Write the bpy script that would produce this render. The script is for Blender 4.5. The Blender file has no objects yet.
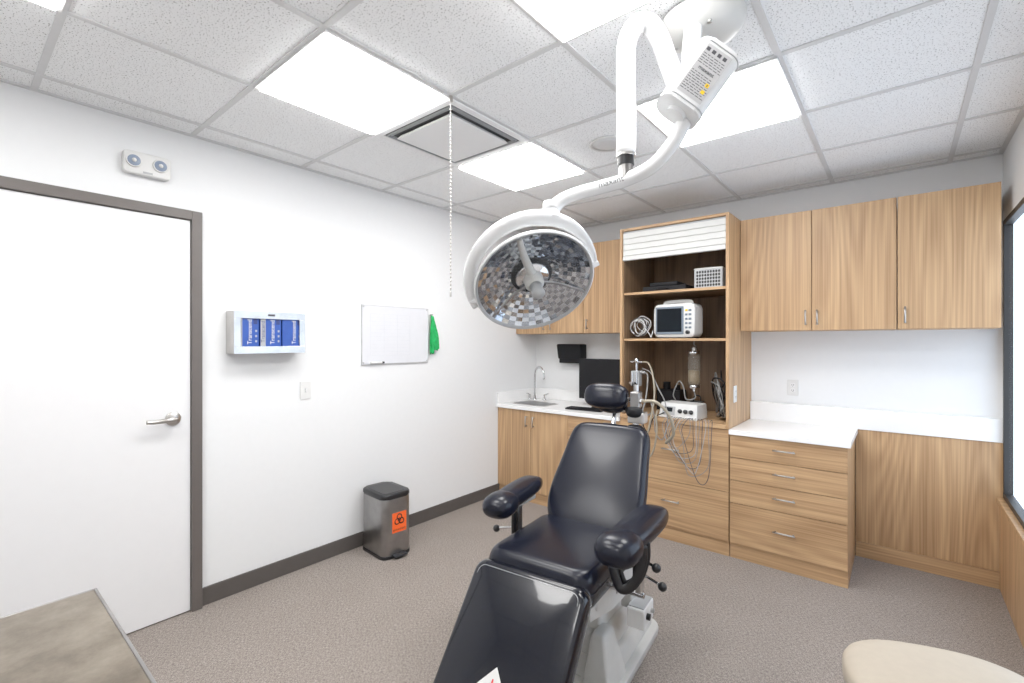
import bpy, bmesh, math, random
from mathutils import Matrix, Vector
random.seed(4)
sc = bpy.context.scene
COL = sc.collection
sc.view_settings.view_transform = 'Standard'
sc.view_settings.look = 'None'
sc.view_settings.exposure = 0.0
sc.view_settings.gamma = 1.09

# ------------------------------------------------------------------ materials
def new_mat(name):
    m = bpy.data.materials.new(name); m.use_nodes = True
    nt = m.node_tree
    return m, nt, nt.nodes['Principled BSDF']
def N(nt, t, **kw):
    n = nt.nodes.new(t)
    for k, v in kw.items(): setattr(n, k, v)
    return n
def mat(name, col, rough=0.5, metal=0.0, bump=0.0, bscale=200, var=0.06, coat=0.0, alpha=1.0, trans=0.0, emit=None, estr=0, spec=0.5):
    m, nt, p = new_mat(name)
    p.inputs['Roughness'].default_value = rough
    p.inputs['Metallic'].default_value = metal
    p.inputs['Coat Weight'].default_value = coat
    p.inputs['Alpha'].default_value = alpha
    p.inputs['Transmission Weight'].default_value = trans
    p.inputs['Specular IOR Level'].default_value = spec
    tc = N(nt, 'ShaderNodeTexCoord')
    no = N(nt, 'ShaderNodeTexNoise'); no.inputs['Scale'].default_value = bscale*0.1; no.inputs['Detail'].default_value = 3
    nt.links.new(tc.outputs['Object'], no.inputs['Vector'])
    r = N(nt, 'ShaderNodeValToRGB')
    r.color_ramp.elements[0].position = 0.3; r.color_ramp.elements[1].position = 0.7
    r.color_ramp.elements[0].color = tuple(c*(1-var) for c in col)+(1,)
    r.color_ramp.elements[1].color = tuple(min(1, c*(1+var)) for c in col)+(1,)
    nt.links.new(no.outputs['Fac'], r.inputs['Fac'])
    nt.links.new(r.outputs['Color'], p.inputs['Base Color'])
    if bump:
        n2 = N(nt, 'ShaderNodeTexNoise'); n2.inputs['Scale'].default_value = bscale; n2.inputs['Detail'].default_value = 3
        nt.links.new(tc.outputs['Object'], n2.inputs['Vector'])
        b = N(nt, 'ShaderNodeBump'); b.inputs['Strength'].default_value = bump; b.inputs['Distance'].default_value = 0.002
        nt.links.new(n2.outputs['Fac'], b.inputs['Height']); nt.links.new(b.outputs['Normal'], p.inputs['Normal'])
    if emit:
        p.inputs['Emission Color'].default_value = emit+(1,)
        p.inputs['Emission Strength'].default_value = estr
    return m
def wood(name, axis, light=(0.60, 0.385, 0.205), dark=(0.345, 0.198, 0.096)):
    m, nt, p = new_mat(name)
    p.inputs['Roughness'].default_value = 0.45
    tc = N(nt, 'ShaderNodeTexCoord'); oi = N(nt, 'ShaderNodeObjectInfo')
    mul = N(nt, 'ShaderNodeMath', operation='MULTIPLY'); mul.inputs[1].default_value = 37.0
    nt.links.new(oi.outputs['Random'], mul.inputs[0])
    cb = N(nt, 'ShaderNodeCombineXYZ')
    for i in range(3): nt.links.new(mul.outputs[0], cb.inputs[i])
    add = N(nt, 'ShaderNodeVectorMath', operation='ADD')
    nt.links.new(tc.outputs['Object'], add.inputs[0]); nt.links.new(cb.outputs[0], add.inputs[1])
    def stretched(a, l, detail):
        mp = N(nt, 'ShaderNodeMapping')
        s = [a, a, a]; s['XYZ'.index(axis)] = l
        mp.inputs['Scale'].default_value = s
        nt.links.new(add.outputs[0], mp.inputs['Vector'])
        n = N(nt, 'ShaderNodeTexNoise'); n.inputs['Scale'].default_value = 1; n.inputs['Detail'].default_value = detail
        nt.links.new(mp.outputs[0], n.inputs['Vector']); return n
    n1 = stretched(3.2, 0.34, 0.5); n2 = stretched(110, 1.3, 3); n3 = stretched(24, 0.25, 2)
    m1 = N(nt, 'ShaderNodeMath', operation='MULTIPLY'); m1.inputs[1].default_value = 120
    nt.links.new(n1.outputs['Fac'], m1.inputs[0])
    sn = N(nt, 'ShaderNodeMath', operation='SINE'); nt.links.new(m1.outputs[0], sn.inputs[0])
    def lin(src, k, prev):
        q = N(nt, 'ShaderNodeMath', operation='MULTIPLY_ADD'); q.inputs[1].default_value = k
        nt.links.new(src, q.inputs[0])
        if prev is None: q.inputs[2].default_value = 0
        else: nt.links.new(prev, q.inputs[2])
        return q.outputs[0]
    v = lin(sn.outputs[0], 0.075, None); v = lin(n2.outputs['Fac'], 0.78, v); v = lin(n3.outputs['Fac'], 0.52, v)
    r = N(nt, 'ShaderNodeValToRGB'); r.color_ramp.elements[0].position = 0.42; r.color_ramp.elements[1].position = 0.88
    r.color_ramp.elements[0].color = dark+(1,); r.color_ramp.elements[1].color = light+(1,)
    nt.links.new(v, r.inputs['Fac']); nt.links.new(r.outputs[0], p.inputs['Base Color'])
    return m

WOODV = wood('wood_vertical', 'Z'); WOODH = wood('wood_horizontal', 'X')
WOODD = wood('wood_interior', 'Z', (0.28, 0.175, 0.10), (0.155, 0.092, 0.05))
WHITE = mat('white_paint', (0.78, 0.78, 0.78), 0.55, var=0.01)
WALLM = mat('wall_paint', (0.80, 0.81, 0.82), 0.6, bump=0.08, bscale=260, var=0.006)
DOORW = mat('door_paint', (0.79, 0.79, 0.80), 0.4, var=0.006)
COUNTER = mat('white_solid_surface', (0.90, 0.90, 0.90), 0.25, var=0.01)
FRAMEM = mat('frame_paint', (0.115, 0.10, 0.092), 0.45, var=0.03)
WINF = mat('window_frame_paint', (0.022, 0.021, 0.021), 0.45, var=0.03)
BASEM = mat('baseboard_vinyl', (0.085, 0.075, 0.07), 0.5, var=0.04)
STEEL = mat('brushed_steel', (0.55, 0.54, 0.53), 0.28, 1.0, var=0.08)
DSTEEL = mat('dark_brushed_steel', (0.34, 0.33, 0.325), 0.28, 1.0, var=0.12, bscale=120)
RACK = mat('rack_brushed_steel', (0.56, 0.545, 0.53), 0.22, 1.0, var=0.10, bscale=90)
CHROME = mat('chrome', (0.70, 0.70, 0.71), 0.12, 1.0, var=0.02)
NICKEL = mat('satin_nickel', (0.52, 0.50, 0.48), 0.3, 1.0, var=0.03)
BLACK = mat('black_plastic', (0.010, 0.010, 0.012), 0.35, var=0.1)
MATBLK = mat('matte_black_plastic', (0.008, 0.008, 0.010), 0.6, var=0.1, spec=0.25)
VINYL = mat('navy_vinyl', (0.0045, 0.0060, 0.014), 0.27, var=0.08, spec=0.36)
VINYLG = mat('covered_navy_vinyl', (0.0035, 0.0045, 0.010), 0.22, var=0.08, spec=0.25, coat=0.6)
VINYLG.node_tree.nodes['Principled BSDF'].inputs['Coat Roughness'].default_value = 0.05
LAMPW = mat('lamp_enamel', (0.80, 0.81, 0.82), 0.2, coat=0.4, var=0.01)
PLAST = mat('white_plastic', (0.72, 0.72, 0.71), 0.35, var=0.02)
SHUT = mat('shutter_plastic', (0.66, 0.66, 0.64), 0.45, var=0.02)
GREYP = mat('grey_plastic', (0.40, 0.41, 0.42), 0.4, var=0.03)
BLUEGREY = mat('blue_grey_trim', (0.16, 0.20, 0.25), 0.4, var=0.03)
LGREY = mat('light_grey_casting', (0.58, 0.58, 0.56), 0.4, var=0.03)
BEIGE = mat('beige_hose', (0.34, 0.30, 0.23), 0.5, var=0.05)
TUBEG = mat('grey_tubing', (0.24, 0.24, 0.235), 0.3, var=0.05)
CREAM = mat('cream_vinyl', (0.47, 0.41, 0.33), 0.45, bump=0.1, bscale=350, var=0.03)
GRID = mat('grid_metal', (0.66, 0.665, 0.67), 0.45, var=0.02)
BLUE = mat('blue_carton', (0.02, 0.075, 0.36), 0.4, var=0.1)
DKBLUE = mat('dark_blue_print', (0.015, 0.03, 0.15), 0.4)
GREEN = mat('green_cloth', (0.01, 0.40, 0.10), 0.7, var=0.25, bscale=300)
ORANGE = mat('orange_label', (0.95, 0.13, 0.02), 0.5, var=0.02)
RED = mat('red_print', (0.7, 0.02, 0.02), 0.5)
YELLOW = mat('yellow_print', (0.9, 0.6, 0.02), 0.5)
INK = mat('grey_ink', (0.08, 0.08, 0.09), 0.6)
BOARD = mat('whiteboard_surface', (0.71, 0.72, 0.76), 0.22, var=0.01)
SCREEN = mat('dark_screen', (0.006, 0.009, 0.013), 0.45, var=0.2, bscale=60, spec=0.12)
MIRROR = mat('reflector_silver', (0.72, 0.77, 0.84), 0.05, 1.0, var=0.05, bscale=400)
MIRROR2 = mat('reflector_painted_dim', (0.40, 0.43, 0.48), 0.06, 1.0, var=0.1, bscale=400)  # darker copy of the silver, paints dim reflections on alternate facets
BOTTLE = mat('clear_bottle', (0.45, 0.42, 0.36), 0.08, alpha=0.20)
AMBER = mat('amber_fluid', (0.36, 0.27, 0.16), 0.3, alpha=0.55)
SLOT = mat('dark_slot', (0.03, 0.03, 0.03), 0.6)
EMIT = mat('led_diffuser', (0.9, 0.9, 0.9), 0.5, emit=(1.0, 0.99, 0.975), estr=17.0)
GLASSM = mat('window_glass', (0.6, 0.66, 0.72), 0.05, alpha=0.05, spec=0.2)
DOME = mat('clear_lamp_cover', (0.8, 0.85, 0.9), 0.02, alpha=0.05)
CLEAR = mat('clear_vinyl_cover', (0.20, 0.22, 0.25), 0.06, alpha=0.12, coat=1.0)
LENS = mat('lens', (0.22, 0.27, 0.36), 0.1, var=0.1)
VENTW = mat('vent_paint', (.86, .865, .87), .5, var=.003)

# carpet
CARPET, nt, p = new_mat('carpet')
p.inputs['Roughness'].default_value = 0.95
tc = N(nt, 'ShaderNodeTexCoord')
def cn(scale, det):
    n = N(nt, 'ShaderNodeTexNoise'); n.inputs['Scale'].default_value = 1; n.inputs['Detail'].default_value = det
    mp = N(nt, 'ShaderNodeMapping'); mp.inputs['Scale'].default_value = scale
    nt.links.new(tc.outputs['Object'], mp.inputs[0]); nt.links.new(mp.outputs[0], n.inputs['Vector']); return n
na = cn((400, 75, 100), 1.0); nb = cn((75, 400, 100), 1.0); nc_ = cn((5, 5, 5), 3)
av = N(nt, 'ShaderNodeMath', operation='ADD'); nt.links.new(na.outputs['Fac'], av.inputs[0]); nt.links.new(nb.outputs['Fac'], av.inputs[1])
av2 = N(nt, 'ShaderNodeMath', operation='MULTIPLY_ADD'); av2.inputs[1].default_value = .08; nt.links.new(nc_.outputs['Fac'], av2.inputs[0]); nt.links.new(av.outputs[0], av2.inputs[2])
hf = N(nt, 'ShaderNodeMath', operation='MULTIPLY'); hf.inputs[1].default_value = .481; nt.links.new(av2.outputs[0], hf.inputs[0])
ra = N(nt, 'ShaderNodeValToRGB')
e = ra.color_ramp.elements
e[0].position = 0.36; e[0].color = (0.130, 0.109, 0.096, 1); e[1].position = 0.64; e[1].color = (0.40, 0.355, 0.322, 1)
em = e.new(0.5); em.color = (0.250, 0.214, 0.190, 1)
nt.links.new(hf.outputs[0], ra.inputs['Fac'])
nt.links.new(ra.outputs[0], p.inputs['Base Color'])

# acoustic tile
TILE, nt, p = new_mat('acoustic_tile')
p.inputs['Roughness'].default_value = 0.9
tc = N(nt, 'ShaderNodeTexCoord')
na = N(nt, 'ShaderNodeTexNoise'); na.inputs['Scale'].default_value = 165; na.inputs['Detail'].default_value = 2.0
nt.links.new(tc.outputs['Object'], na.inputs['Vector'])
ra = N(nt, 'ShaderNodeValToRGB'); e = ra.color_ramp.elements
e[0].position = 0.345; e[0].color = (0.30, 0.30, 0.30, 1); e[1].position = 0.395; e[1].color = (0.93, 0.945, 0.955, 1)
nt.links.new(na.outputs['Fac'], ra.inputs['Fac']); nt.links.new(ra.outputs[0], p.inputs['Base Color'])

# steel table top, its reflections painted in as warm mottling
TABLEM, nt, p = new_mat('worktop_painted_reflections')
p.inputs['Roughness'].default_value = 0.28; p.inputs['Metallic'].default_value = 0.7
tc = N(nt, 'ShaderNodeTexCoord')
na = N(nt, 'ShaderNodeTexNoise'); na.inputs['Scale'].default_value = 6; na.inputs['Detail'].default_value = 7; na.inputs['Roughness'].default_value = 0.7
nt.links.new(tc.outputs['Object'], na.inputs['Vector'])
ra = N(nt, 'ShaderNodeValToRGB'); e = ra.color_ramp.elements
e[0].position = 0.35; e[0].color = (0.14, 0.113, 0.085, 1); e[1].position = 0.70; e[1].color = (0.33, 0.285, 0.225, 1)
nt.links.new(na.outputs['Fac'], ra.inputs['Fac']); nt.links.new(ra.outputs[0], p.inputs['Base Color'])

# ------------------------------------------------------------------ geometry builder
def frameM(right, up, nrm, o):
    m = Matrix.Identity(4)
    for i, v in enumerate((right, up, nrm)):
        v = Vector(v).normalized()
        for j in range(3): m[j][i] = v[j]
    for j in range(3): m[j][3] = o[j]
    return m
def face_back(o): return frameM((1, 0, 0), (0, 0, 1), (0, -1, 0), o)
def face_left(o): return frameM((0, 1, 0), (0, 0, 1), (1, 0, 0), o)
def axisM(p0, d):
    d = Vector(d).normalized()
    a = Vector((0, 0, 1)) if abs(d.z) < 0.9 else Vector((1, 0, 0))
    x = a.cross(d).normalized(); y = d.cross(x)
    return frameM(x, y, d, p0)
def spline(pts, n=8):
    pts = [Vector(q) for q in pts]
    P = [pts[0]*2-pts[1]]+pts+[pts[-1]*2-pts[-2]]
    out = []
    for i in range(1, len(P)-2):
        for k in range(n):
            t = k/n; a, b, c, d = P[i-1], P[i], P[i+1], P[i+2]
            out.append(0.5*((2*b)+(c-a)*t+(2*a-5*b+4*c-d)*t*t+(3*b-a-3*c+d)*t**3))
    out.append(pts[-1]); return out

class G:
    def __init__(s): s.bm = bmesh.new(); s.mats = []
    def mi(s, m):
        if m not in s.mats: s.mats.append(m)
        return s.mats.index(m)
    def merge(s, b, m, M=None, smooth=False):
        if M is not None: bmesh.ops.transform(b, matrix=M, verts=b.verts)
        bmesh.ops.recalc_face_normals(b, faces=b.faces)
        i = s.mi(m)
        for f in b.faces: f.material_index = i; f.smooth = smooth
        me = bpy.data.meshes.new('tmp'); b.to_mesh(me); b.free()
        s.bm.from_mesh(me); bpy.data.meshes.remove(me); return s
    def box(s, a, b, m, bev=0.0, M=None, seg=2, smooth=False):
        t = bmesh.new(); bmesh.ops.create_cube(t, size=1)
        for v in t.verts:
            v.co = Vector([(a[i]+b[i])/2+v.co[i]*(b[i]-a[i]) for i in range(3)])
        if bev: bmesh.ops.bevel(t, geom=t.edges[:], offset=bev, segments=seg, profile=0.5, affect='EDGES')
        return s.merge(t, m, M, smooth)
    def frust(s, r0, z0, r1, z1, m, bev=0.0, M=None, seg=3, smooth=False):
        t = bmesh.new(); vs = []
        for (x0, y0, x1, y1), z in ((r0, z0), (r1, z1)):
            vs.append([t.verts.new(q) for q in ((x0, y0, z), (x1, y0, z), (x1, y1, z), (x0, y1, z))])
        t.faces.new(vs[0][::-1]); t.faces.new(vs[1])
        for i in range(4): t.faces.new((vs[0][i], vs[0][(i+1) % 4], vs[1][(i+1) % 4], vs[1][i]))
        if bev: bmesh.ops.bevel(t, geom=t.edges[:], offset=bev, segments=seg, profile=0.5, affect='EDGES')
        return s.merge(t, m, M, smooth)
    def slab(s, pts, z0, z1, m, bev=0.0, M=None, seg=4, smooth=True):
        t = bmesh.new()
        a = [t.verts.new((x, y, z0)) for x, y in pts]; b = [t.verts.new((x, y, z1)) for x, y in pts]
        t.faces.new(a[::-1]); t.faces.new(b); n = len(pts)
        for i in range(n): t.faces.new((a[i], a[(i+1) % n], b[(i+1) % n], b[i]))
        if bev:
            ed = [e for e in t.edges if (e.verts[0].co.z == e.verts[1].co.z)]
            bmesh.ops.bevel(t, geom=ed, offset=bev, segments=seg, profile=0.5, affect='EDGES')
        return s.merge(t, m, M, smooth)
    def pad(s, pts, z0, z1, m, M=None, crown=0.012, edge=0.045, c=None):
        """upholstered pad: flat outline grown into a soft cushion with a crowned face"""
        t = bmesh.new(); n = len(pts)
        cx = sum(p[0] for p in pts)/n if c is None else c[0]; cy = sum(p[1] for p in pts)/n if c is None else c[1]
        zm = (z0+z1)/2; h = (z1-z0)/2
        R = max(math.hypot(p[0]-cx, p[1]-cy) for p in pts)
        prof = []
        for k in range(1, 9):
            a_ = math.pi/2*k/9; prof.append((1-edge*(1-math.cos(a_)**.9)/R, math.sin(a_)**.8))
        half = [(1.0, 0.0)]+prof+[(1-edge/R, 1.0)]+[(v, 1.0) for v in (.75, .6, .45, .3, .15)]
        def ring(sc_, zz):
            cr = crown*(1-sc_*sc_)
            return [t.verts.new((cx+(p[0]-cx)*sc_, cy+(p[1]-cy)*sc_, zm+(h*zz)+(cr if zz > 0 else -cr*.3 if zz < 0 else 0))) for p in pts]
        top = [ring(a_, b_) for a_, b_ in half]; bot = [top[0]]+[ring(a_, -b_) for a_, b_ in half[1:]]
        for seq in (top, bot):
            for A, B in zip(seq, seq[1:]):
                for k in range(n): t.faces.new((A[k], A[(k+1) % n], B[(k+1) % n], B[k]))
            zc = seq[-1][0].co.z+(.0002 if seq is top else -.0002)
            v = t.verts.new((cx, cy, zc))
            for k in range(n): t.faces.new((seq[-1][k], seq[-1][(k+1) % n], v))
        return s.merge(t, m, M, True)
    def lathe(s, prof, m, M=None, seg=32, smooth=True):
        t = bmesh.new(); rings = []
        for r, z in prof:
            if r < 1e-6: rings.append([t.verts.new((0, 0, z))])
            else: rings.append([t.verts.new((r*math.cos(2*math.pi*k/seg), r*math.sin(2*math.pi*k/seg), z)) for k in range(seg)])
        for A, B in zip(rings, rings[1:]):
            for k in range(seg):
                k2 = (k+1) % seg
                if len(A) == 1 and len(B) == 1: continue
                if len(A) == 1: t.faces.new((A[0], B[k], B[k2]))
                elif len(B) == 1: t.faces.new((A[k], A[k2], B[0]))
                else: t.faces.new((A[k], A[k2], B[k2], B[k]))
        return s.merge(t, m, M, smooth)
    def cyl(s, p0, p1, r, m, r1=None, seg=24, bev=0.0):
        p0 = Vector(p0); p1 = Vector(p1); L = (p1-p0).length; r1 = r if r1 is None else r1
        if bev: pr = [(0, 0), (r-bev, 0), (r, bev), (r1, L-bev), (r1-bev, L), (0, L)]
        else: pr = [(0, 0), (r, 0), (r, 0.0001), (r1, L-0.0001), (r1, L), (0, L)]
        return s.lathe(pr, m, axisM(p0, p1-p0), seg)
    def tube(s, pts, r, m, n=8, seg=12, M=None, raw=False, flat=1.0):
        P = [Vector(q) for q in pts] if raw else spline(pts, n)
        t = bmesh.new(); rings = []
        d = (P[1]-P[0]).normalized(); a = Vector((0, 0, 1)) if abs(d.z) < 0.9 else Vector((1, 0, 0))
        x = a.cross(d).normalized()
        for i, q in enumerate(P):
            d = (P[min(i+1, len(P)-1)]-P[max(i-1, 0)]).normalized()
            x = (x-d*x.dot(d)).normalized(); y = d.cross(x)
            if isinstance(r, (list, tuple)):
                u = i/(len(P)-1)*(len(r)-1); k = min(int(u), len(r)-2); rr = r[k]+(r[k+1]-r[k])*(u-k)
            else: rr = r
            rings.append([t.verts.new(q+x*rr*math.cos(2*math.pi*k/seg)+y*rr*flat*math.sin(2*math.pi*k/seg)) for k in range(seg)])
        for A, B in zip(rings, rings[1:]):
            for k in range(seg): t.faces.new((A[k], A[(k+1) % seg], B[(k+1) % seg], B[k]))
        t.faces.new(rings[0][::-1]); t.faces.new(rings[-1])
        return s.merge(t, m, M, True)
    def sell(s, c, rad, m, e1=1.0, e2=1.0, M=None, nu=32, nv=18):
        sg = lambda v, e: math.copysign(abs(v)**e, v)
        t = bmesh.new(); rings = []
        for j in range(nv+1):
            ph = -math.pi/2+math.pi*j/nv
            if j in (0, nv): rings.append([t.verts.new((c[0], c[1], c[2]+rad[2]*(1 if j else -1)))]); continue
            rings.append([t.verts.new((c[0]+rad[0]*sg(math.cos(ph), e1)*sg(math.cos(2*math.pi*k/nu), e2),
                                       c[1]+rad[1]*sg(math.cos(ph), e1)*sg(math.sin(2*math.pi*k/nu), e2),
                                       c[2]+rad[2]*sg(math.sin(ph), e1))) for k in range(nu)])
        for A, B in zip(rings, rings[1:]):
            for k in range(nu):
                k2 = (k+1) % nu
                if len(A) == 1: t.faces.new((A[0], B[k2], B[k]))
                elif len(B) == 1: t.faces.new((A[k], A[k2], B[0]))
                else: t.faces.new((A[k], A[k2], B[k2], B[k]))
        return s.merge(t, m, M, True)
    def sphere(s, c, r, m, nu=16): return s.sell(c, (r, r, r), m, nu=nu, nv=nu//2+2)
    def text(s, body, size, m, M, ext=0.0004, align='CENTER', fn=None):
        cu = bpy.data.curves.new('t', 'FONT'); cu.body = body; cu.size = size; cu.extrude = ext
        cu.align_x = align; cu.align_y = 'CENTER'; cu.resolution_u = 3
        o = bpy.data.objects.new('t', cu); COL.objects.link(o)
        dg = bpy.context.evaluated_depsgraph_get(); dg.update()
        me = bpy.data.meshes.new_from_object(o.evaluated_get(dg))
        bpy.data.objects.remove(o); bpy.data.curves.remove(cu)
        t = bmesh.new(); t.from_mesh(me); bpy.data.meshes.remove(me)
        if fn:
            for v in t.verts: v.co = fn(v.co)
        return s.merge(t, m, M)
    def ngon(s, pts, m, M):
        t = bmesh.new(); t.faces.new([t.verts.new((x, y, 0)) for x, y in pts]); return s.merge(t, m, M)

def mkobj(g, name, parent=None, origin=None, label=None):
    if origin is not None: bmesh.ops.transform(g.bm, matrix=origin.inverted(), verts=g.bm.verts)
    me = bpy.data.meshes.new(name); g.bm.to_mesh(me); g.bm.free()
    for m in g.mats: me.materials.append(m)
    o = bpy.data.objects.new(name, me); COL.objects.link(o)
    if parent is not None: o.parent = parent
    elif origin is not None: o.matrix_world = origin
    if label: o['label'] = label
    return o
class Thing:
    def __init__(s, name, label, cat, loc, rot=0.0, group=None):
        s.M = Matrix.Translation(loc) @ Matrix.Rotation(math.radians(rot), 4, 'Z')
        s.root = bpy.data.objects.new(name, None); s.root.empty_display_size = 0.1
        COL.objects.link(s.root); s.root.matrix_world = s.M
        s.root['label'] = label; s.root['category'] = cat
        if group: s.root['group'] = group
    def add(s, name, g, parent=None, label=None, world=False):
        return mkobj(g, name, parent or s.root, s.M if world else None, label)
def single(g, name, label, cat, loc=(0, 0, 0), rot=0, group=None, world=False):
    M = Matrix.Translation(loc) @ Matrix.Rotation(math.radians(rot), 4, 'Z')
    if world: o = mkobj(g, name, None, M)
    else:
        o = mkobj(g, name); o.matrix_world = M
    o['label'] = label; o['category'] = cat
    if group: o['group'] = group
    return o
def struct(g, name, parent=None):
    o = mkobj(g, name, parent); o['kind'] = 'structure'; return o
def rrect(x0, y0, x1, y1, r, n=5):
    out = []
    for cx, cy, a in ((x1-r, y1-r, 0), (x0+r, y1-r, 90), (x0+r, y0+r, 180), (x1-r, y0+r, 270)):
        for k in range(n+1):
            t = math.radians(a+90*k/n); out.append((cx+r*math.cos(t), cy+r*math.sin(t)))
    return out
def dense(pts, n=4):
    out = []
    for i in range(len(pts)):
        a, b = pts[i], pts[(i+1) % len(pts)]; L = math.hypot(b[0]-a[0], b[1]-a[1]); k = max(1, int(L/.04))
        for j in range(k): out.append((a[0]+(b[0]-a[0])*j/k, a[1]+(b[1]-a[1])*j/k))
    return out

# ------------------------------------------------------------------ room shell
XL, XR, YB, YF, H = -3.0, 0.475, 4.05, -1.7, 2.6
g = G(); g.box((XL-.1, YF-.1, -.08), (XR+.1, YB+.1, 0), CARPET); struct(g, 'floor')
g = G(); g.box((XL-.1, YF-.1, H), (XR+.1, YB+.1, H+.08), TILE); struct(g, 'ceiling')
g = G(); g.box((XL-.1, YF-.1, 0), (XL, YB+.1, H), WALLM); struct(g, 'wall_left')
g = G(); g.box((XL, YB, 0), (XR, YB+.1, H), WALLM); struct(g, 'wall_back')
g = G(); g.box((XL, YF-.1, 0), (XR, YF, H), WALLM); struct(g, 'wall_front')
WY0, WY1, WZ0, WZ1 = 1.7, 3.985, 0.55, 2.18; WT = .03
g = G()
g.box((XR, YF-.1, 0), (XR+WT, WY0, H), WALLM); g.box((XR, WY1, 0), (XR+WT, YB+.1, H), WALLM)
g.box((XR, WY0, 0), (XR+WT, WY1, WZ0), WALLM); g.box((XR, WY0, WZ1), (XR+WT, WY1, H), WALLM)
struct(g, 'wall_right')
g = G(); fw = 0.03
for a, b in (((WY0, WZ0), (WY1, WZ0+fw)), ((WY0, WZ1-fw), (WY1, WZ1)), ((WY0, WZ0), (WY0+fw, WZ1)), ((WY1-fw, WZ0), (WY1, WZ1)), ((2.92, WZ0), (2.95, WZ1))):
    g.box((XR-.008, a[0], a[1]), (XR+WT+.002, b[0], b[1]), WINF, .002)
w = struct(g, 'window_1')
g = G(); g.box((XR+.012, WY0+fw, WZ0+fw), (XR+.016, WY1-fw, WZ1-fw), GLASSM); gl = struct(g, 'glass', w)
g = G(); g.box((XR-.035, WY0-.03, WZ0-.030), (XR-.0005, WY1-.002, WZ0-.002), WOODH, .003); struct(g, 'trim_6')
# door + frame
g = G(); DY0, DY1 = -0.13, 0.918
g.box((XL, DY1-.05, 0), (XL+.035, DY1, 2.18), FRAMEM, .003); g.box((XL, DY0, 0), (XL+.035, DY0+.05, 2.18), FRAMEM, .003)
g.box((XL, DY0+.05, 2.13), (XL+.035, DY1-.05, 2.18), FRAMEM, .003); struct(g, 'trim_1')
g = G(); g.box((XL+.001, DY0+.053, .008), (XL+.016, DY1-.053, 2.127), DOORW, .001); d = struct(g, 'door_1')
g = G(); hy, hz = 0.785, 1.06
g.cyl((XL+.016, hy, hz), (XL+.028, hy, hz), .036, NICKEL, bev=.004)
g.cyl((XL+.028, hy, hz), (XL+.075, hy, hz), .012, NICKEL)
g.tube([(XL+.07, hy, hz), (XL+.078, hy-.03, hz+.002), (XL+.072, hy-.08, hz-.002), (XL+.07, hy-.125, hz)], [.014, .013, .011, .010], NICKEL)
struct(g, 'door_handle', d)
g = G(); g.box((XL, DY1, 0), (XL+.012, 3.44, .1), BASEM, .003); struct(g, 'baseboard_left')
g = G(); g.box((XL, YF+.012, 0), (XL+.012, DY0, .1), BASEM, .003); struct(g, 'baseboard_left_rear')
g = G(); g.box((XL, YF, 0), (XR, YF+.012, .1), BASEM, .003); struct(g, 'baseboard_front')
g = G(); g.box((-.236, YB-.042, .1), (XR, YB-.001, .868), WOODV, .001); struct(g, 'trim_2')
g = G(); g.box((-.236, YB-.054, 0), (XR, YB-.001, .098), WOODH, .001); struct(g, 'trim_3')
g = G(); g.box((XR-.02, 1.2, 0), (XR-.0005, YB-.056, WZ0-.034), WOODV, .001); struct(g, 'trim_4')
# ceiling grid
gx = [-2.81+.61*k for k in range(6)]; gy = [.875+.61*k for k in range(-4, 6)]
g = G()
for x in gx: g.box((x-.012, YF, H-.006), (x+.012, YB, H+.001), GRID)
for y in gy: g.box((XL, y-.012, H-.0055), (XR, y+.012, H+.001), GRID)
g.box((XL, YF, H-.007), (XL+.022, YB, H), GRID); g.box((XR-.022, YF, H-.007), (XR, YB, H), GRID); g.box((XL, YB-.022, H-.007), (XR, YB, H), GRID)
struct(g, 'trim_5')

# ------------------------------------------------------------------ ceiling lights (copy one)
def ceil_light(loc):
    T = Thing('ceiling_light', 'square recessed flat LED panel light in the tile ceiling', 'ceiling light', loc, group='ceiling panel lights')
    g = G(); a = .302; b = .285
    for q in (((-a, -a), (a, -b)), ((-a, b), (a, a)), ((-a, -b), (-b, b)), ((b, -b), (a, b))):
        g.box((q[0][0], q[0][1], -.008), (q[1][0], q[1][1], -.0005), WHITE, .001)
    T.add('frame', g)
    g = G(); g.box((-b, -b, -.018), (b, b, -.001), EMIT); T.add('diffuser', g)
    return T
cl = ceil_light((-1.895, 1.18, H-.006))
kids = list(cl.root.children)
for x, y in ((-1.895, 2.40), (-.675, 1.18), (-.675, 2.40), (-1.895, -.04), (-.675, -.65)):  # last panel is unseen, added behind the camera for more light
    r = cl.root.copy(); COL.objects.link(r); r.matrix_world = Matrix.Translation((x, y, H-.006))
    for k in kids:
        c = k.copy(); c.parent = r; COL.objects.link(c)
# vent
T = Thing('air_vent', 'square white ceiling air diffuser with dark slots around its panel', 'air vent', (-1.895, 1.79, H-.006))
g = G(); a = .30; b = .264
for q in (((-a, -a), (a, -b)), ((-a, b), (a, a)), ((-a, -b), (-b, b)), ((b, -b), (a, b))):
    g.box((q[0][0], q[0][1], -.010), (q[1][0], q[1][1], -.001), VENTW, .002)
g.box((-b, -b, -.003), (b, b, -.001), SLOT)  # flat dark sheet, paints the shade of an open recess
for k in (.236, .250):
    for s1 in (-1, 1):
        g.box((-k, s1*k-.0015, -.012), (k, s1*k+.0015, -.003), GREYP); g.box((s1*k-.0015, -k, -.012), (s1*k+.0015, k, -.003), GREYP)
T.add('frame', g)
g = G(); g.frust((-.215, -.215, .215, .215), -.024, (-.20, -.20, .20, .20), -.004, VENTW, .003)
T.add('panel', g)
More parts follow.
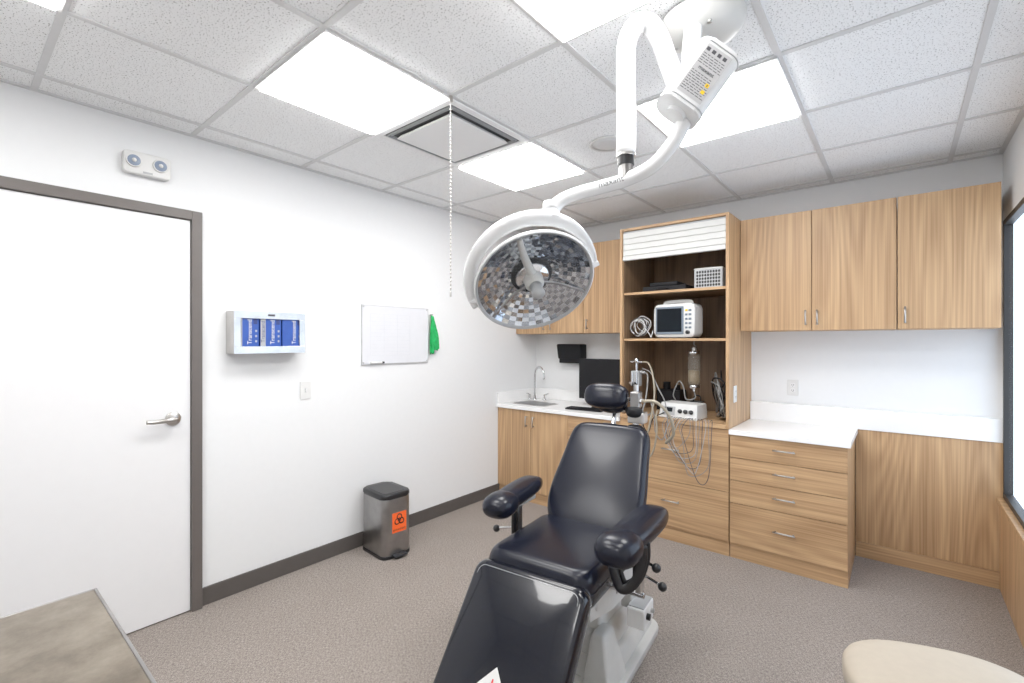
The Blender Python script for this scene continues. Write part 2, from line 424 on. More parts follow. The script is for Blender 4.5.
# speaker
T = Thing('ceiling_speaker', 'round white speaker grille set in a ceiling tile', 'speaker', (-1.285, 2.42, H))
g = G(); g.lathe([(.088, -.001), (.105, -.001), (.107, -.006), (.1, -.011), (.09, -.009)], PLAST); T.add('rim', g)
g = G(); g.lathe([(0, -.012), (.06, -.011), (.09, -.008), (.09, -.002)], GRID); T.add('grille', g)

# hanging chain
g = G()
cx, cy = -1.59, 1.487
z = H-.03; k = 0
g.cyl((cx, cy, H-.006), (cx, cy, H-.03), .010, NICKEL)
while z > 1.70:
    g.sell((cx, cy, z), (.0045, .0045, .0055), NICKEL, nu=8, nv=6); z -= .0175
g.cyl((cx, cy, H-.03), (cx, cy, 1.70), .001, NICKEL, seg=6)
g.tube([(cx, cy, 1.70), (cx, cy, 1.675)], .0045, NICKEL)
single(g, 'hanging_chain', 'thin metal bead chain hanging from the ceiling grid', 'chain', (cx, cy, H), world=True)

# ------------------------------------------------------------------ cabinets
CF = 3.42; CB = YB-.002
def pull(g, c, L, vertical):
    x, y, z = c; d = (0, 0, L/2) if vertical else (L/2, 0, 0)
    a = Vector((x, y-.028, z))-Vector(d); b = Vector((x, y-.028, z))+Vector(d)
    g.tube([a, b], .0055, NICKEL, n=2, seg=8)
    for q in (a.lerp(b, .1), a.lerp(b, .9)): g.cyl(q, (q.x, y, q.z), .0045, NICKEL, seg=8)
def cabinet(name, label, x0, x1, yf, z0, z1, fronts, toe):
    T = Thing(name, label, 'cabinet', ((x0+x1)/2, (yf+CB)/2, 0 if toe else z0))
    g = G(); g.box((x0+.001, yf+.021, z0), (x1-.001, CB, z1), WOODV, .001)
    if toe: g.box((x0+.001, yf+.012, 0), (x1-.001, CB, z0), WOODH)
    T.add('body', g, world=True)
    for kind, a, b, c, d, hp in fronts:
        g = G(); g.box((a+.002, yf, c+.002), (b-.002, yf+.02, d-.002), WOODV if kind == 'door' else WOODH, .0012)
        o = T.add(kind, g, world=True)
        if hp:
            g = G(); pull(g, (hp[0], yf, hp[1]), hp[2], kind == 'door'); T.add('handle', g, parent=o, label='satin nickel bar handle', world=True)
    return T
TZ = .868
cabinet('base_cabinet', 'light walnut laminate base cabinet with two doors under the sink', -2.998, -2.2, CF, .1, .838,
        [('door', -2.998, -2.6, .1, .838, (-2.64, .74, .1)), ('door', -2.6, -2.2, .1, .838, (-2.56, .74, .1))], True)
cabinet('base_cabinet', 'light walnut laminate base cabinet with three drawers', -2.2, -1.712, CF, .1, .838,
        [('drawer', -2.2, -1.712, .66, .838, (-1.956, .755, .11)), ('drawer', -2.2, -1.712, .38, .66, (-1.956, .54, .11)), ('drawer', -2.2, -1.712, .1, .38, (-1.956, .26, .11))], True)
cabinet('base_cabinet', 'light walnut laminate cabinet with two deep drawers under the open hutch', -1.712, -.902, CF, .1, TZ,
        [('drawer', -1.712, -.902, .44, TZ, (-1.30, .68, .13)), ('drawer', -1.712, -.902, .1, .44, (-1.30, .30, .13))], True)
zz = [.838, .683, .53, .375, .1]
cabinet('base_cabinet', 'light walnut laminate base cabinet with four drawers beside the knee space', -.898, -.239, CF, .1, .838,
        [('drawer', -.898, -.239, zz[i+1], zz[i], (-.57, (zz[i]+zz[i+1])/2+.01, .125)) for i in range(4)], True)
UF = 3.70; U0, U1 = 1.545, 2.35
cabinet('wall_cabinet', 'light walnut laminate wall cabinet with two doors above the sink', -2.998, -2.215, UF, U0, U1,
        [('door', -2.998, -2.605, U0, U1, (-2.645, U0+.08, .09)), ('door', -2.605, -2.215, U0, U1, (-2.565, U0+.08, .09))], False)
cabinet('wall_cabinet', 'light walnut laminate wall cabinet with one door beside the hutch', -2.213, -1.714, UF, U0, U1,
        [('door', -2.213, -1.714, U0, U1, (-2.17, U0+.08, .09))], False)
cabinet('wall_cabinet', 'light walnut laminate wall cabinet with two doors above the white worktop', -.898, -.016, UF, U0, U1,
        [('door', -.898, -.457, U0, U1, (-.49, U0+.085, .1)), ('door', -.457, -.016, U0, U1, (-.424, U0+.085, .1))], False)
cabinet('wall_cabinet', 'light walnut laminate wall cabinet with one door near the window', -.014, .43, UF, U0, U1,
        [('door', -.014, .43, U0, U1, (.022, U0+.085, .1))], False)

# worktops
g = G(); g.box((-2.998, CF-.02, .84), (-1.714, CB, .872), COUNTER, .003)
g.box((-2.998, CB-.018, .872), (-1.714, CB, .98), COUNTER, .002); g.box((-2.998, CF-.01, .872), (-2.98, CB-.018, .98), COUNTER, .002)
single(g, 'worktop', 'white solid-surface worktop with backsplash around the faucet', 'countertop', (-2.35, 3.7, .84), world=True)
g = G(); g.box((-.899, CF-.02, .84), (-.225, CB-.045, .872), COUNTER, .002)
g.box((-.899, CB-.052, .869), (XR-.001, CB, 1.008), COUNTER, .0015)
single(g, 'worktop', 'white L-shaped solid-surface worktop with long thick backsplash', 'countertop', (-.5, 3.7, .84), world=True)

# hutch
HX0, HX1, HZ0, HZ1 = -1.712, -.902, .87, 2.355
T = Thing('storage_hutch', 'tall open walnut hutch with rolled-up tambour shutter full of medical equipment', 'cabinet', ((HX0+HX1)/2, 3.73, HZ0))
g = G()
g.box((HX0, CF, HZ0), (HX0+.02, CB, HZ1), WOODV, .001); g.box((HX1-.02, CF, HZ0), (HX1, CB, HZ1), WOODV, .001)
g.box((HX0+.02, CF, HZ1-.02), (HX1-.02, CB, HZ1), WOODH, .001); g.box((HX0+.02, CF-.01, HZ0), (HX1-.02, CB, HZ0+.028), WOODH, .001)
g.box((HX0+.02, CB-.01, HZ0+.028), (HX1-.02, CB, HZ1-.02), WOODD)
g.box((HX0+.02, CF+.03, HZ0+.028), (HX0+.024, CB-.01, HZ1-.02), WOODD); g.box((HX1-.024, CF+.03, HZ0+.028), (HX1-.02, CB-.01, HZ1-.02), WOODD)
T.add('body', g, world=True)
for z in (1.835, 1.475):
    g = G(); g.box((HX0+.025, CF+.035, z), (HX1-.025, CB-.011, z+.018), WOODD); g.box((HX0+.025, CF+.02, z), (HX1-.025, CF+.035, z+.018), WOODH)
    T.add('shelf', g, world=True)
g = G(); z = 2.143
g.box((HX0+.022, CF+.019, 2.11), (HX1-.022, CF+.026, 2.333), GREYP)
while z < 2.32:
    g.box((HX0+.022, CF+.010, z), (HX1-.022, CF+.022, z+.0425), SHUT, .003); z += .0445
g.box((HX0+.022, CF+.002, 2.105), (HX1-.022, CF+.03, 2.139), SHUT, .004)
T.add('tambour_shutter', g, world=True, label='white slatted roll-up shutter')
S1 = 1.853; S2 = 1.493; DK = .898

# ------------------------------------------------------------------ equipment in hutch
T = Thing('basket', 'grey perforated plastic basket on the upper shelf', 'basket', (-1.06, 3.56, S1+.001))
g = G(); x, y, h = .095, .07, .14
for s1 in (-1, 1):
    g.box((-x, s1*y-.002, 0), (x, s1*y+.002, h), GREYP); g.box((s1*x-.002, -y, 0), (s1*x+.002, y, h), GREYP)
g.box((-x, -y, 0), (x, y, .004), GREYP)
for k in range(9):
    for j in range(5):
        g.sell((-x+.02+k*.0188, -y-.0025, .02+j*.024), (.0078, .001, .010), SLOT, nu=10, nv=6)
for k in range(6):
    for j in range(5): g.sell((-x-.0025, -y+.018+k*.021, .02+j*.024), (.001, .0078, .010), SLOT, nu=10, nv=6)
T.add('body', g)
g = G(); g.tube([(-x, -y, h), (x, -y, h), (x, y, h), (-x, y, h), (-x, -y, h)], .006, LGREY, n=1, seg=8); T.add('rim', g)
g = G(); g.box((-.17, -.12, 0), (.17, .12, .045), MATBLK, .01, seg=3); g.box((-.12, -.1, .045), (.1, .1, .075), MATBLK, .008)
g.tube([(-.04, -.125, .02), (-.03, -.145, .02), (.03, -.145, .02), (.04, -.125, .02)], .005, MATBLK)
single(g, 'carrying_case', 'flat black soft carrying case lying on the upper shelf', 'case', (-1.40, 3.64, S1+.001))
# patient monitor
T = Thing('patient_monitor', 'pale grey rounded patient monitor with dark screen on the middle shelf', 'medical monitor', (-1.305, 3.57, S2+.001), rot=-6)
g = G(); g.slab(rrect(-.16, .008, .16, .258, .035), -.07, .07, PLAST, .012, M=frameM((1, 0, 0), (0, 0, 1), (0, -1, 0), (0, 0, 0)))
for sx in (-.12, .12): g.box((sx-.02, -.05, 0), (sx+.02, .05, .012), BLACK)
T.add('body', g)
g = G(); g.box((-.146, -.076, .030), (.078, -.068, .238), BLUEGREY, .003); g.box((-.132, -.0785, .048), (.064, -.075, .224), SCREEN, .001)
T.add('screen', g)
g = G(); g.tube([(-.1, 0, .25), (-.09, 0, .276), (.09, 0, .276), (.1, 0, .25)], .009, PLAST, flat=1.6); T.add('handle', g)
g = G()
for k in range(5): g.box((.090, -.0755, .20-.032*k), (.108, -.069, .215-.032*k), (YELLOW if k == 0 else BLUEGREY), .002); g.box((.117, -.0755, .20-.032*k), (.137, -.069, .215-.032*k), BLUEGREY, .002)
g.cyl((.112, -.068, .045), (.112, -.088, .045), .014, BLACK)
T.add('button', g)
g = G()
for k in range(9):
    r = .045+.007*(k % 4); cx0 = -.015+.005*k; pts = []
    for a in range(13):
        t = 2*math.pi*a/12; pts.append((cx0+r*math.cos(t)+.008*math.sin(3*t+k), -.02+.005*k+.006*math.sin(2*t), .08+.003*k+r*1.15*math.sin(t)))
    g.tube(pts, .0026, (PLAST if k % 3 else INK), n=4, seg=6)
g.tube([(.05, 0, .08), (.10, -.03, .03), (.12, -.05, .01), (.13, -.04, .06)], .003, PLAST, seg=6)
single(g, 'cable_coil', 'coil of pale monitoring cables on the middle shelf', 'cable', (-1.60, 3.53, S2+.001))
# console on deck
T = Thing('medical_console', 'white tabletop medical console with small gauges on the hutch deck', 'medical device', (-1.265, 3.55, DK+.001), rot=-6)
g = G(); g.frust((-.15, -.09, .15, .10), 0, (-.14, -.06, .14, .10), .11, PLAST, .008); T.add('body', g)
g = G(); Mf = frameM((1, 0, 0), (0, .03, .11), (0, -.11, .03), (0, -.077, .055))
g.box((-.12, -.035, -.001), (-.02, .03, .003), GREYP, .001, M=Mf)
g.box((-.11, -.01, .002), (-.04, .022, .004), SCREEN, M=Mf)
T.add('display', g)
for k in range(3):
    g = G(); g.lathe([(0, .016), (.014, .014), (.016, 0)], BLACK, M=Mf @ Matrix.Translation((.02+k*.042, 0, .002)), seg=16); T.add('knob', g)
# clear hanging bottle with fittings
T = Thing('hanging_bottle', 'clear canister with metal fittings hanging from the shelf with tubing', 'bottle', (-1.215, 3.66, 1.10))
g = G(); g.tube([(0, 0, .373), (0, 0, .345), (.014, 0, .335), (.0, 0, .322), (-.01, 0, .33)], .0025, STEEL, seg=8); T.add('hook', g)
g = G(); g.lathe([(0, .03), (.034, .03), (.046, .045), (.046, .26), (.040, .275), (0, .278)], BOTTLE, seg=24)
g.lathe([(0, .045), (.035, .05), (.042, .07), (.042, .15), (0, .15)], AMBER, seg=24); T.add('bottle_body', g, label='clear canister with amber contents')
g = G(); g.cyl((0, 0, .272), (0, 0, .300), .046, CHROME, bev=.004); g.cyl((0, 0, .298), (0, 0, .322), .018, STEEL); T.add('cap', g)
g = G(); g.cyl((0, 0, .014), (0, 0, .040), .042, CHROME, bev=.004); g.cyl((0, 0, -.01), (0, 0, .016), .012, CHROME)
g.tube([(0, 0, -.01), (.01, -.01, -.06), (-.05, -.03, -.07), (-.07, -.03, .02), (-.11, -.02, .06), (-.16, .0, -.04), (-.15, .02, -.09)], .0045, TUBEG); T.add('drip_tube', g)
# hose bundle
g = G(); random.seed(12)
for k in range(10):
    rr = lambda q: random.uniform(-q, q)
    g.tube([(-1.10+rr(.03), 3.92, DK+.01), (-1.08+rr(.05), 3.84, DK+.16+rr(.06)), (-1.04+rr(.05), 3.66+rr(.05), DK+.30+rr(.10)), (-.985+rr(.025), 3.54+rr(.04), DK+.20+rr(.08)), (-.975+rr(.02), 3.53+rr(.03), DK+.08+rr(.03)), (-1.0+rr(.03), 3.60+rr(.03), DK+.03), (-1.02+rr(.02), 3.72, DK+.012)], .003+.0012*(k % 3), MATBLK if k % 2 else TUBEG, seg=8)
single(g, 'hose_bundle', 'loose tangle of black and grey hoses in the hutch', 'hose', (-1.02, 3.7, DK), world=True)
g = G(); g.box((-.05, -.03, 0), (.05, .03, .09), BLACK, .006); g.tube([(-.03, 0, .09), (-.02, 0, .13), (.02, 0, .13), (.03, 0, .09)], .005, BLACK)
single(g, 'power_adapter', 'small black power supply box on the hutch deck', 'power supply', (-1.27, 3.90, DK+.001))
g = G(); g.box((-.10, -.08, 0), (.10, .08, .17), MATBLK, .01)
g.cyl((-.04, 0, .17), (-.04, 0, .23), .03, MATBLK); g.cyl((.05, 0, .17), (.05, 0, .21), .022, MATBLK)
single(g, 'suction_unit', 'black boxy suction unit standing at the back of the hutch', 'medical device', (-1.48, 3.90, DK+.001))
# flowmeter
T = Thing('gas_flowmeter', 'chrome nitrous gas flowmeter on a rod with beige hoses', 'medical device', (-1.61, 3.50, DK+.001))
g = G(); g.lathe([(0, 0), (.05, 0), (.05, .01), (.012, .018), (.0, .018)], STEEL); g.cyl((0, 0, .015), (0, 0, .40), .011, CHROME); T.add('stand', g)
g = G(); g.box((-.035, -.035, .22), (.035, .03, .34), GREYP, .008); g.cyl((-.018, -.04, .24), (-.018, -.04, .33), .009, CHROME); g.cyl((.018, -.04, .24), (.018, -.04, .33), .009, CHROME)
g.cyl((0, -.03, .23), (0, -.055, .23), .012, BLACK); g.cyl((-.035, 0, .24), (-.07, 0, .24), .016, CHROME); g.cyl((.035, 0, .33), (.075, 0, .33), .016, CHROME)
g.cyl((0, 0, .40), (0, 0, .44), .02, CHROME, bev=.004); g.cyl((-.05, 0, .41), (.05, 0, .41), .011, CHROME)
T.add('flow_head', g)
g = G()
g.tube([(.05, 0, .41), (.12, -.04, .40), (.18, -.10, .30), (.20, -.13, .15), (.17, -.15, -.06), (.13, -.14, -.22), (.16, -.13, -.29), (.20, -.13, -.22), (.22, -.13, -.08), (.21, -.12, .02), (.20, -.07, .05)], .0065, BEIGE, seg=10)
g.tube([(.075, 0, .33), (.12, -.06, .30), (.13, -.12, .14), (.09, -.14, -.02), (.05, -.14, -.18), (.07, -.13, -.26), (.10, -.13, -.20), (.11, -.13, -.03), (.15, -.06, .03)], .0055, TUBEG, seg=10)
g.tube([(.0, -.04, .25), (.06, -.10, .22), (.10, -.13, .08), (.12, -.14, -.06), (.16, -.14, -.10), (.19, -.12, .0), (.25, -.06, .04)], .0045, MATBLK, seg=8)
g.tube([(.05, 0, .36), (.14, -.05, .33), (.22, -.10, .22), (.28, -.12, .12), (.30, -.13, -.04), (.26, -.13, -.15), (.21, -.13, -.10), (.20, -.13, .02), (.16, -.10, .12)], .004, TUBEG, seg=8)
T.add('hose', g, label='beige breathing hose')
g = G(); random.seed(5)
for k in range(8):
    x0 = -1.18+.022*k; yy = 3.368-.0035*k; q_ = lambda: random.uniform(-.03, .03)
    g.tube([(x0, 3.43, DK+.012), (x0+.02, 3.40, DK+.02), (x0+.03, yy+.01, DK-.06), (x0+q_(), yy, .76-.03*k+q_()), (x0-.09+q_(), yy, .70-.028*k), (x0-.17+q_(), yy, .76+q_()), (x0-.17, yy+.01, DK-.04), (x0-.14, 3.395, DK+.02), (x0-.12, 3.43, DK+.012)], .0024, (TUBEG, INK, GREYP)[k % 3], seg=8)
single(g, 'thin_tubing', 'thin grey and clear tubing looping down over the drawer fronts', 'tubing', (-1.1, 3.4, .9), world=True)

# ------------------------------------------------------------------ sink side
T = Thing('faucet', 'chrome gooseneck faucet with two lever handles', 'faucet', (-2.88, 3.86, .873), rot=20)
g = G(); g.lathe([(0, 0), (.026, 0), (.026, .012), (.014, .02), (.012, .05), (0, .05)], CHROME)
g.tube([(0, 0, .04), (0, 0, .22), (.012, -.012, .30), (.06, -.05, .34), (.11, -.09, .31), (.125, -.10, .25), (.125, -.10, .22)], .011, CHROME); T.add('spout', g)
for sx in (-.055, .10):
    g = G(); g.lathe([(0, 0), (.022, 0), (.02, .015), (.012, .02), (.012, .055), (0, .058)], CHROME, M=Matrix.Translation((sx, .0, 0)), seg=20)
    g.tube([(sx, 0, .05), (sx*1.3, -.01, .065), (sx*1.5, -.025, .072)], .007, CHROME); T.add('handle', g)
g = G(); g.slab(rrect(-.2, -.17, .2, .1, .05), 0, .003, STEEL, .001, smooth=False); g.slab(rrect(-.185, -.155, .185, .085, .045), .0031, .0036, mat('sink_basin', (.18, .18, .18), .3, 1.0), smooth=False)
single(g, 'sink', 'stainless steel drop-in hand sink in the white worktop', 'sink', (-2.72, 3.68, .8725))
T = Thing('paper_dispenser', 'black wall-mounted paper towel dispenser above the sink', 'dispenser', (-2.52, YB-.001, 1.255))
g = G(); g.frust((-.14, -.1, .14, 0), .04, (-.14, -.13, .14, 0), .19, MATBLK, .015, smooth=True); T.add('cover', g)
g = G(); g.box((-.13, -.09, .0), (.13, 0, .045), MATBLK, .008); T.add('outlet', g)
T = Thing('computer_monitor', 'black flat computer monitor standing on the white worktop', 'monitor', (-2.04, 3.80, .8725))
g = G(); g.slab(rrect(-.11, -.09, .11, .09, .03), 0, .012, MATBLK, .003); g.cyl((0, .03, .01), (0, .03, .2), .018, MATBLK); T.add('stand', g)
g = G(); g.box((-.27, -.02, .07), (.27, .02, .44), MATBLK, .006); T.add('casing', g)
g = G(); g.box((-.258, -.0225, .085), (.258, -.0195, .43), MATBLK); T.add('screen', g)
g = G(); g.box((-.17, -.06, 0), (.17, .06, .014), MATBLK, .004)
for r_ in range(4):
    for k in range(14): g.box((-.16+k*.023, -.05+r_*.025, .014), (-.142+k*.023, -.03+r_*.025, .019), MATBLK, .001)
single(g, 'keyboard', 'slim black keyboard in front of the computer monitor', 'keyboard', (-2.12, 3.58, .8725), rot=5)

# outlets / switch
def plate(name, label, M, root, holes):
    T = Thing(name, label, 'outlet' if holes else 'light switch', root)
    g = G(); g.box((-.036, -.058, 0), (.036, .058, .006), PLAST, .002, M=M); T.add('cover_plate', g, world=True)
    g = G()
    if holes:
        for dz in (-.02, .02):
            g.slab(rrect(-.016, dz-.014, .016, dz+.014, .008), .006, .0085, WHITE, M=M, smooth=False)
            for sx in (-.006, .006): g.box((sx-.0015, dz-.004, .0085), (sx+.0015, dz+.006, .009), SLOT, M=M)
            g.box((-.002, dz-.011, .0085), (.002, dz-.007, .009), SLOT, M=M)
        T.add('socket', g, world=True)
    else:
        g.box((-.006, -.013, .006), (.006, .013, .0065), GREYP, M=M); g.box((-.005, -.01, .006), (.005, .012, .014), WHITE, .001, M=M); T.add('toggle', g, world=True)
p0 = (-.6185, YB-.001, 1.126); plate('wall_outlet', 'white duplex power outlet on the wall above the worktop', face_back(p0), p0, True)
p0 = (-.901, 3.56, 1.10); plate('wall_outlet', 'white duplex power outlet on the side of the wooden hutch', face_left(p0), p0, True)
p0 = (XL+.001, 1.515, 1.152); plate('light_switch', 'white toggle light switch on the white wall', face_left(p0), p0, False)

# ------------------------------------------------------------------ left wall things
T = Thing('emergency_light', 'white emergency light with two round lamp heads above the door', 'emergency light', (XL+.001, .672, 2.37))
ML = face_left((0, 0, 0))
g = G(); g.slab(rrect(-.098, -.055, .098, .055, .015), 0, .04, PLAST, .006, M=ML); g.box((-.02, -.048, .04), (.02, -.038, .041), GREYP, M=ML); T.add('body', g)
for s1 in (-.058, .052):
    g = G(); g.lathe([(.026, .049), (.031, .052), (.033, .049), (.033, .040), (.030, .035)], PLAST, M=ML @ Matrix.Translation((s1, .006, 0)), seg=28)
    g.lathe([(0, .054), (.018, .053), (.027, .050)], LENS, M=ML @ Matrix.Translation((s1, .006, 0)), seg=28)
    g.sphere((.054, s1, .006), .010, PLAST); T.add('lamp_head', g)
# glove dispenser
T = Thing('glove_dispenser', 'stainless steel wall rack holding blue glove boxes', 'dispenser', (XL+.001, 1.25, 1.40))
g = G(); W = .205; Hh = .245
def bx(y0, z0, y1, z1, x0=0.0, x1=.115): g.box((x0, y0, z0), (x1, y1, z1), RACK, .001)
bx(-W, 0, W, .004); bx(-W, Hh-.004, W, Hh); bx(-W, .004, -W+.004, Hh-.004); bx(W-.004, .004, W, Hh-.004); bx(-W+.004, .004, W-.004, Hh-.004, 0, .003)
T.add('body', g)
g = G(); bx(-W, 0, W, .042, .115, .119); bx(-W, Hh-.042, W, Hh, .115, .119); bx(-W, .042, -W+.036, Hh-.042, .115, .119); bx(W-.036, .042, W, Hh-.042, .115, .119)
g.box((.119, -.02, Hh-.026), (.1195, .02, Hh-.014), INK)
T.add('front_frame', g)
for k in range(3):
    g = G(); g.box((0, -.06, 0), (.104, .06, .225), BLUE, .002)
    def F(y, z): return frameM((0, 0, 1), (0, -1, 0), (1, 0, 0), (.1052, y, z))
    if k < 2:
        g.box((.1042, -.058, .03), (.1046, -.03, .21), GREYP)
        g.text('Transcend', .030, DKBLUE, F(-.044, .122))
    g.box((.1042, .03, .165), (.1046, .052, .195), DKBLUE)
    g.text('Transcend', .034, PLAST, F(.010, .120))
    for j in range(3): g.box((.1042, .04, .06+.03*j), (.1046, .050, .072+.03*j), GREYP)
    single(g, 'glove_box', 'blue and white cardboard glove box in the steel rack', 'glove box', (XL+.006, 1.25+(k-1)*.128, 1.4055), group='glove boxes in the wall rack')
# whiteboard
T = Thing('whiteboard', 'small whiteboard with faint printed grid on the wall', 'whiteboard', (XL+.001, 2.235, 1.305))
g = G(); g.box((0, -.305, 0), (.012, .305, .43), BOARD, .001)
ink = mat('faint_ink', (.60, .62, .67), .4)
for k in range(12): g.box((.0121, -.24, .06+.028*k), (.0123, .12, .0614+.028*k), ink)
for k in range(4): g.box((.0121, -.24+.12*k, .06), (.0123, -.238+.12*k, .368), ink)
T.add('panel', g)
g = G(); SIL = mat('silver_edge', (.62, .62, .64), .4, .3)
for a, b in (((-.308, -.003), (.308, .002)), ((-.308, .428), (.308, .433)), ((-.308, .002), (-.303, .428)), ((.303, .002), (.308, .428))):
    g.box((0, a[0], a[1]), (.014, b[0], b[1]), SIL, .001)
for a in (-.295, .295):
    for b in (.012, .42): g.cyl((.012, a, b), (.017, a, b), .007, SIL, seg=12)
T.add('frame', g)
g = G(); g.cyl((0, -.055, 0), (0, .04, 0), .007, PLAST); g.cyl((0, .04, 0), (0, .06, 0), .0075, BLACK)
single(g, 'marker', 'white marker with black cap at the bottom of the whiteboard', 'marker', (XL+.022, 2.05, 1.314))
# green cloth
t = bmesh.new(); rows = []; NC = 48
for j in range(17):
    v = j/16; w_ = .012+.030*min(1, v*1.5); cy0 = .022*v
    rows.append([t.verts.new((.026+.014*math.sin(a*2*math.pi)*min(1, .35+v)+.009*math.sin(6*a*6.28+1.5*v)*min(1, v*2), cy0+w_*math.cos(a*2*math.pi)*(1+.14*math.sin(6*a*6.28+1)), .29*(1-v)+.022*math.cos(a*2*math.pi)*v+.010*math.sin(5*a*6.28)*v)) for a in [k/NC for k in range(NC)]])
for A, B in zip(rows, rows[1:]):
    for k in range(NC): t.faces.new((A[k], A[(k+1) % NC], B[(k+1) % NC], B[k]))
t.faces.new(rows[0][::-1]); t.faces.new(rows[-1])
g = G(); g.merge(t, GREEN, None, True); g.cyl((0, 0, .30), (.03, 0, .30), .006, STEEL)
g.tube([(.025, 0, .30), (.024, -.008, .29), (.022, 0, .28)], .002, GREEN, seg=6)
single(g, 'green_cloth', 'bright green folded cloth hanging from a hook beside the whiteboard', 'cloth', (XL+.001, 2.575, 1.39))
# bin
T = Thing('trash_can', 'stainless steel step trash can with black lid and orange biohazard label', 'trash can', (-2.80, 2.0, 0), rot=-4)
g = G(); g.slab(rrect(-.15, -.11, .15, .11, .045), .02, .40, DSTEEL, .004, seg=2); T.add('body', g)
g = G(); g.slab(rrect(-.154, -.114, .154, .114, .047), .0, .022, BLACK, .004, seg=2); T.add('base', g)
g = G(); g.slab(rrect(-.153, -.113, .153, .113, .047), .40, .435, BLACK, .012, seg=3); g.slab(rrect(-.12, -.085, .12, .085, .03), .434, .437, BLACK, .001, smooth=False); T.add('lid', g)
g = G(); g.box((.148, -.05, .012), (.195, .05, .026), BLACK, .004); T.add('pedal', g)
g = G(); Mb = frameM((0, 1, 0), (0, 0, 1), (1, 0, 0), (.1505, .01, .235)) @ Matrix.Scale(.9, 4)
g.box((-.062, -.075, 0), (.062, .075, .001), ORANGE, M=Mb)
for a in (90, 210, 330):
    c = (.022*math.cos(math.radians(a)), .018+.022*math.sin(math.radians(a)))
    g.lathe([(.016, .0012), (.024, .0012), (.024, .0018), (.016, .0018)], BLACK, M=Mb @ Matrix.Translation((c[0], c[1], 0)), seg=20)
g.lathe([(.010, .0012), (.015, .0012), (.015, .0019), (.010, .0019)], BLACK, M=Mb @ Matrix.Translation((0, .018, 0)), seg=20)
g.text('BIOHAZARD', .019, BLACK, Mb @ Matrix.Translation((0, -.055, .0015)))
T.add('label_sticker', g, label='orange biohazard sticker')

# ------------------------------------------------------------------ steel table & stool
T = Thing('work_table', 'metal-topped work table with reflections painted in as brown-grey mottling', 'table', (-1.115, -.32, 0))
g = G(); g.box((-.314, -.544, .864), (.314, .544, .900), TABLEM, .001)
for a, b in (((-.32, .544), (.32, .55)), ((-.32, -.55), (.32, -.544)), ((-.32, -.544), (-.314, .544)), ((.314, -.544), (.32, .544))):
    g.box((a[0], a[1], .862), (b[0], b[1], .9005), DSTEEL, .001)
T.add('top', g)
for sx in (-.29, .29):
    for sy in (-.52, .52):
        g = G(); g.box((sx-.02, sy-.02, 0), (sx+.02, sy+.02, .862), STEEL, .003); T.add('leg', g)
g = G(); g.box((-.3, -.5, .25), (.3, .5, .27), STEEL, .003); T.add('shelf', g)
T = Thing('rolling_stool', 'beige upholstered rolling stool with wide rounded seat', 'stool', (.115, 1.62, 0), rot=20)
g = G(); g.sell((0, 0, .555), (.235, .215, .05), CREAM, e1=.5, e2=.75, nu=48, nv=20); T.add('seat', g)
g = G(); g.cyl((0, 0, .09), (0, 0, .30), .025, BLACK); g.cyl((0, 0, .30), (0, 0, .51), .016, CHROME); g.cyl((0, 0, .497), (0, 0, .509), .09, BLACK); T.add('post', g)
for k in range(5):
    a = math.radians(72*k+36); u = Vector((math.cos(a), math.sin(a), 0))
    g = G(); g.tube([u*.02+Vector((0, 0, .09)), u*.14+Vector((0, 0, .085)), u*.25+Vector((0, 0, .06))], [.02, .017, .013], CHROME)
    o = T.add('leg', g)
    g = G(); q = u*.25+Vector((0, 0, .025)); s_ = u.cross(Vector((0, 0, 1)))
    g.cyl(q-s_*.022, q-s_*.005, .025, BLACK, seg=20); g.cyl(q+s_*.005, q+s_*.022, .025, BLACK, seg=20); g.cyl(q, q+Vector((0, 0, .035)), .006, STEEL)
    T.add('caster', g, parent=o)

# ------------------------------------------------------------------ surgical chair
T = Thing('surgical_chair', 'black upholstered oral surgery chair with padded armrests and grey pedestal', 'medical chair', (-1.171, 1.821, 0), rot=6)
g = G()
g.slab(rrect(-.25, -.12, .28, .52, .08), 0, .035, LGREY, .01)
g.frust((-.21, -.10, .25, .48), .03, (-.18, -.06, .22, .44), .11, LGREY, .02, smooth=True)
g.frust((-.17, -.05, .205, .43), .10, (-.14, -.01, .175, .38), .20, LGREY, .02, smooth=True)
g.frust((-.13, .0, .165, .37), .19, (-.11, .03, .14, .33), .28, LGREY, .02, smooth=True)
g.frust((.13, -.16, .27, .06), .0, (.14, -.06, .20, .05), .22, LGREY, .015, smooth=True)
T.add('base', g, label='light grey stepped pedestal covers')
g = G(); g.box((-.09, .06, .26), (.11, .28, .40), LGREY, .012)
g.frust((-.13, -.02, .15, .3), .38, (-.2, -.24, .22, .25), .430, LGREY, .01)
for sx in (-.215, .215):
    Ms = frameM((0, 1, 0), (0, 0, 1), (1, 0, 0), (sx-.012, 0, 0))
    g.slab([(-.26, .39), (-.02, .33), (.16, .32), (.30, .42), (.30, .47), (-.26, .45)], 0, .024, LGREY, .003, M=Ms, smooth=False)
    for q in ((-.2, .42), (.02, .39), (.22, .43)): g.cyl((sx-.016, q[0], q[1]), (sx+.016, q[0], q[1]), .012, STEEL)
T.add('seat_frame', g, label='light grey metal lift frame')
g = G(); g.box((.24, .10, .20), (.32, .24, .29), PLAST, .008); g.box((.20, .14, .26), (.25, .20, .36), LGREY, .004)
g.box((.245, .11, .288), (.315, .23, .295), GREYP, .002); g.cyl((.32, .14, .25), (.335, .14, .25), .014, BLACK); g.cyl((.32, .2, .25), (.335, .2, .25), .01, STEEL)
T.add('control_box', g, label='white plastic control box')
g = G(); so = dense(rrect(-.245, -.32, .245, .23, .065))
g.pad(so, .430, .586, VINYL, crown=.012, edge=.055, c=(0, -.04))
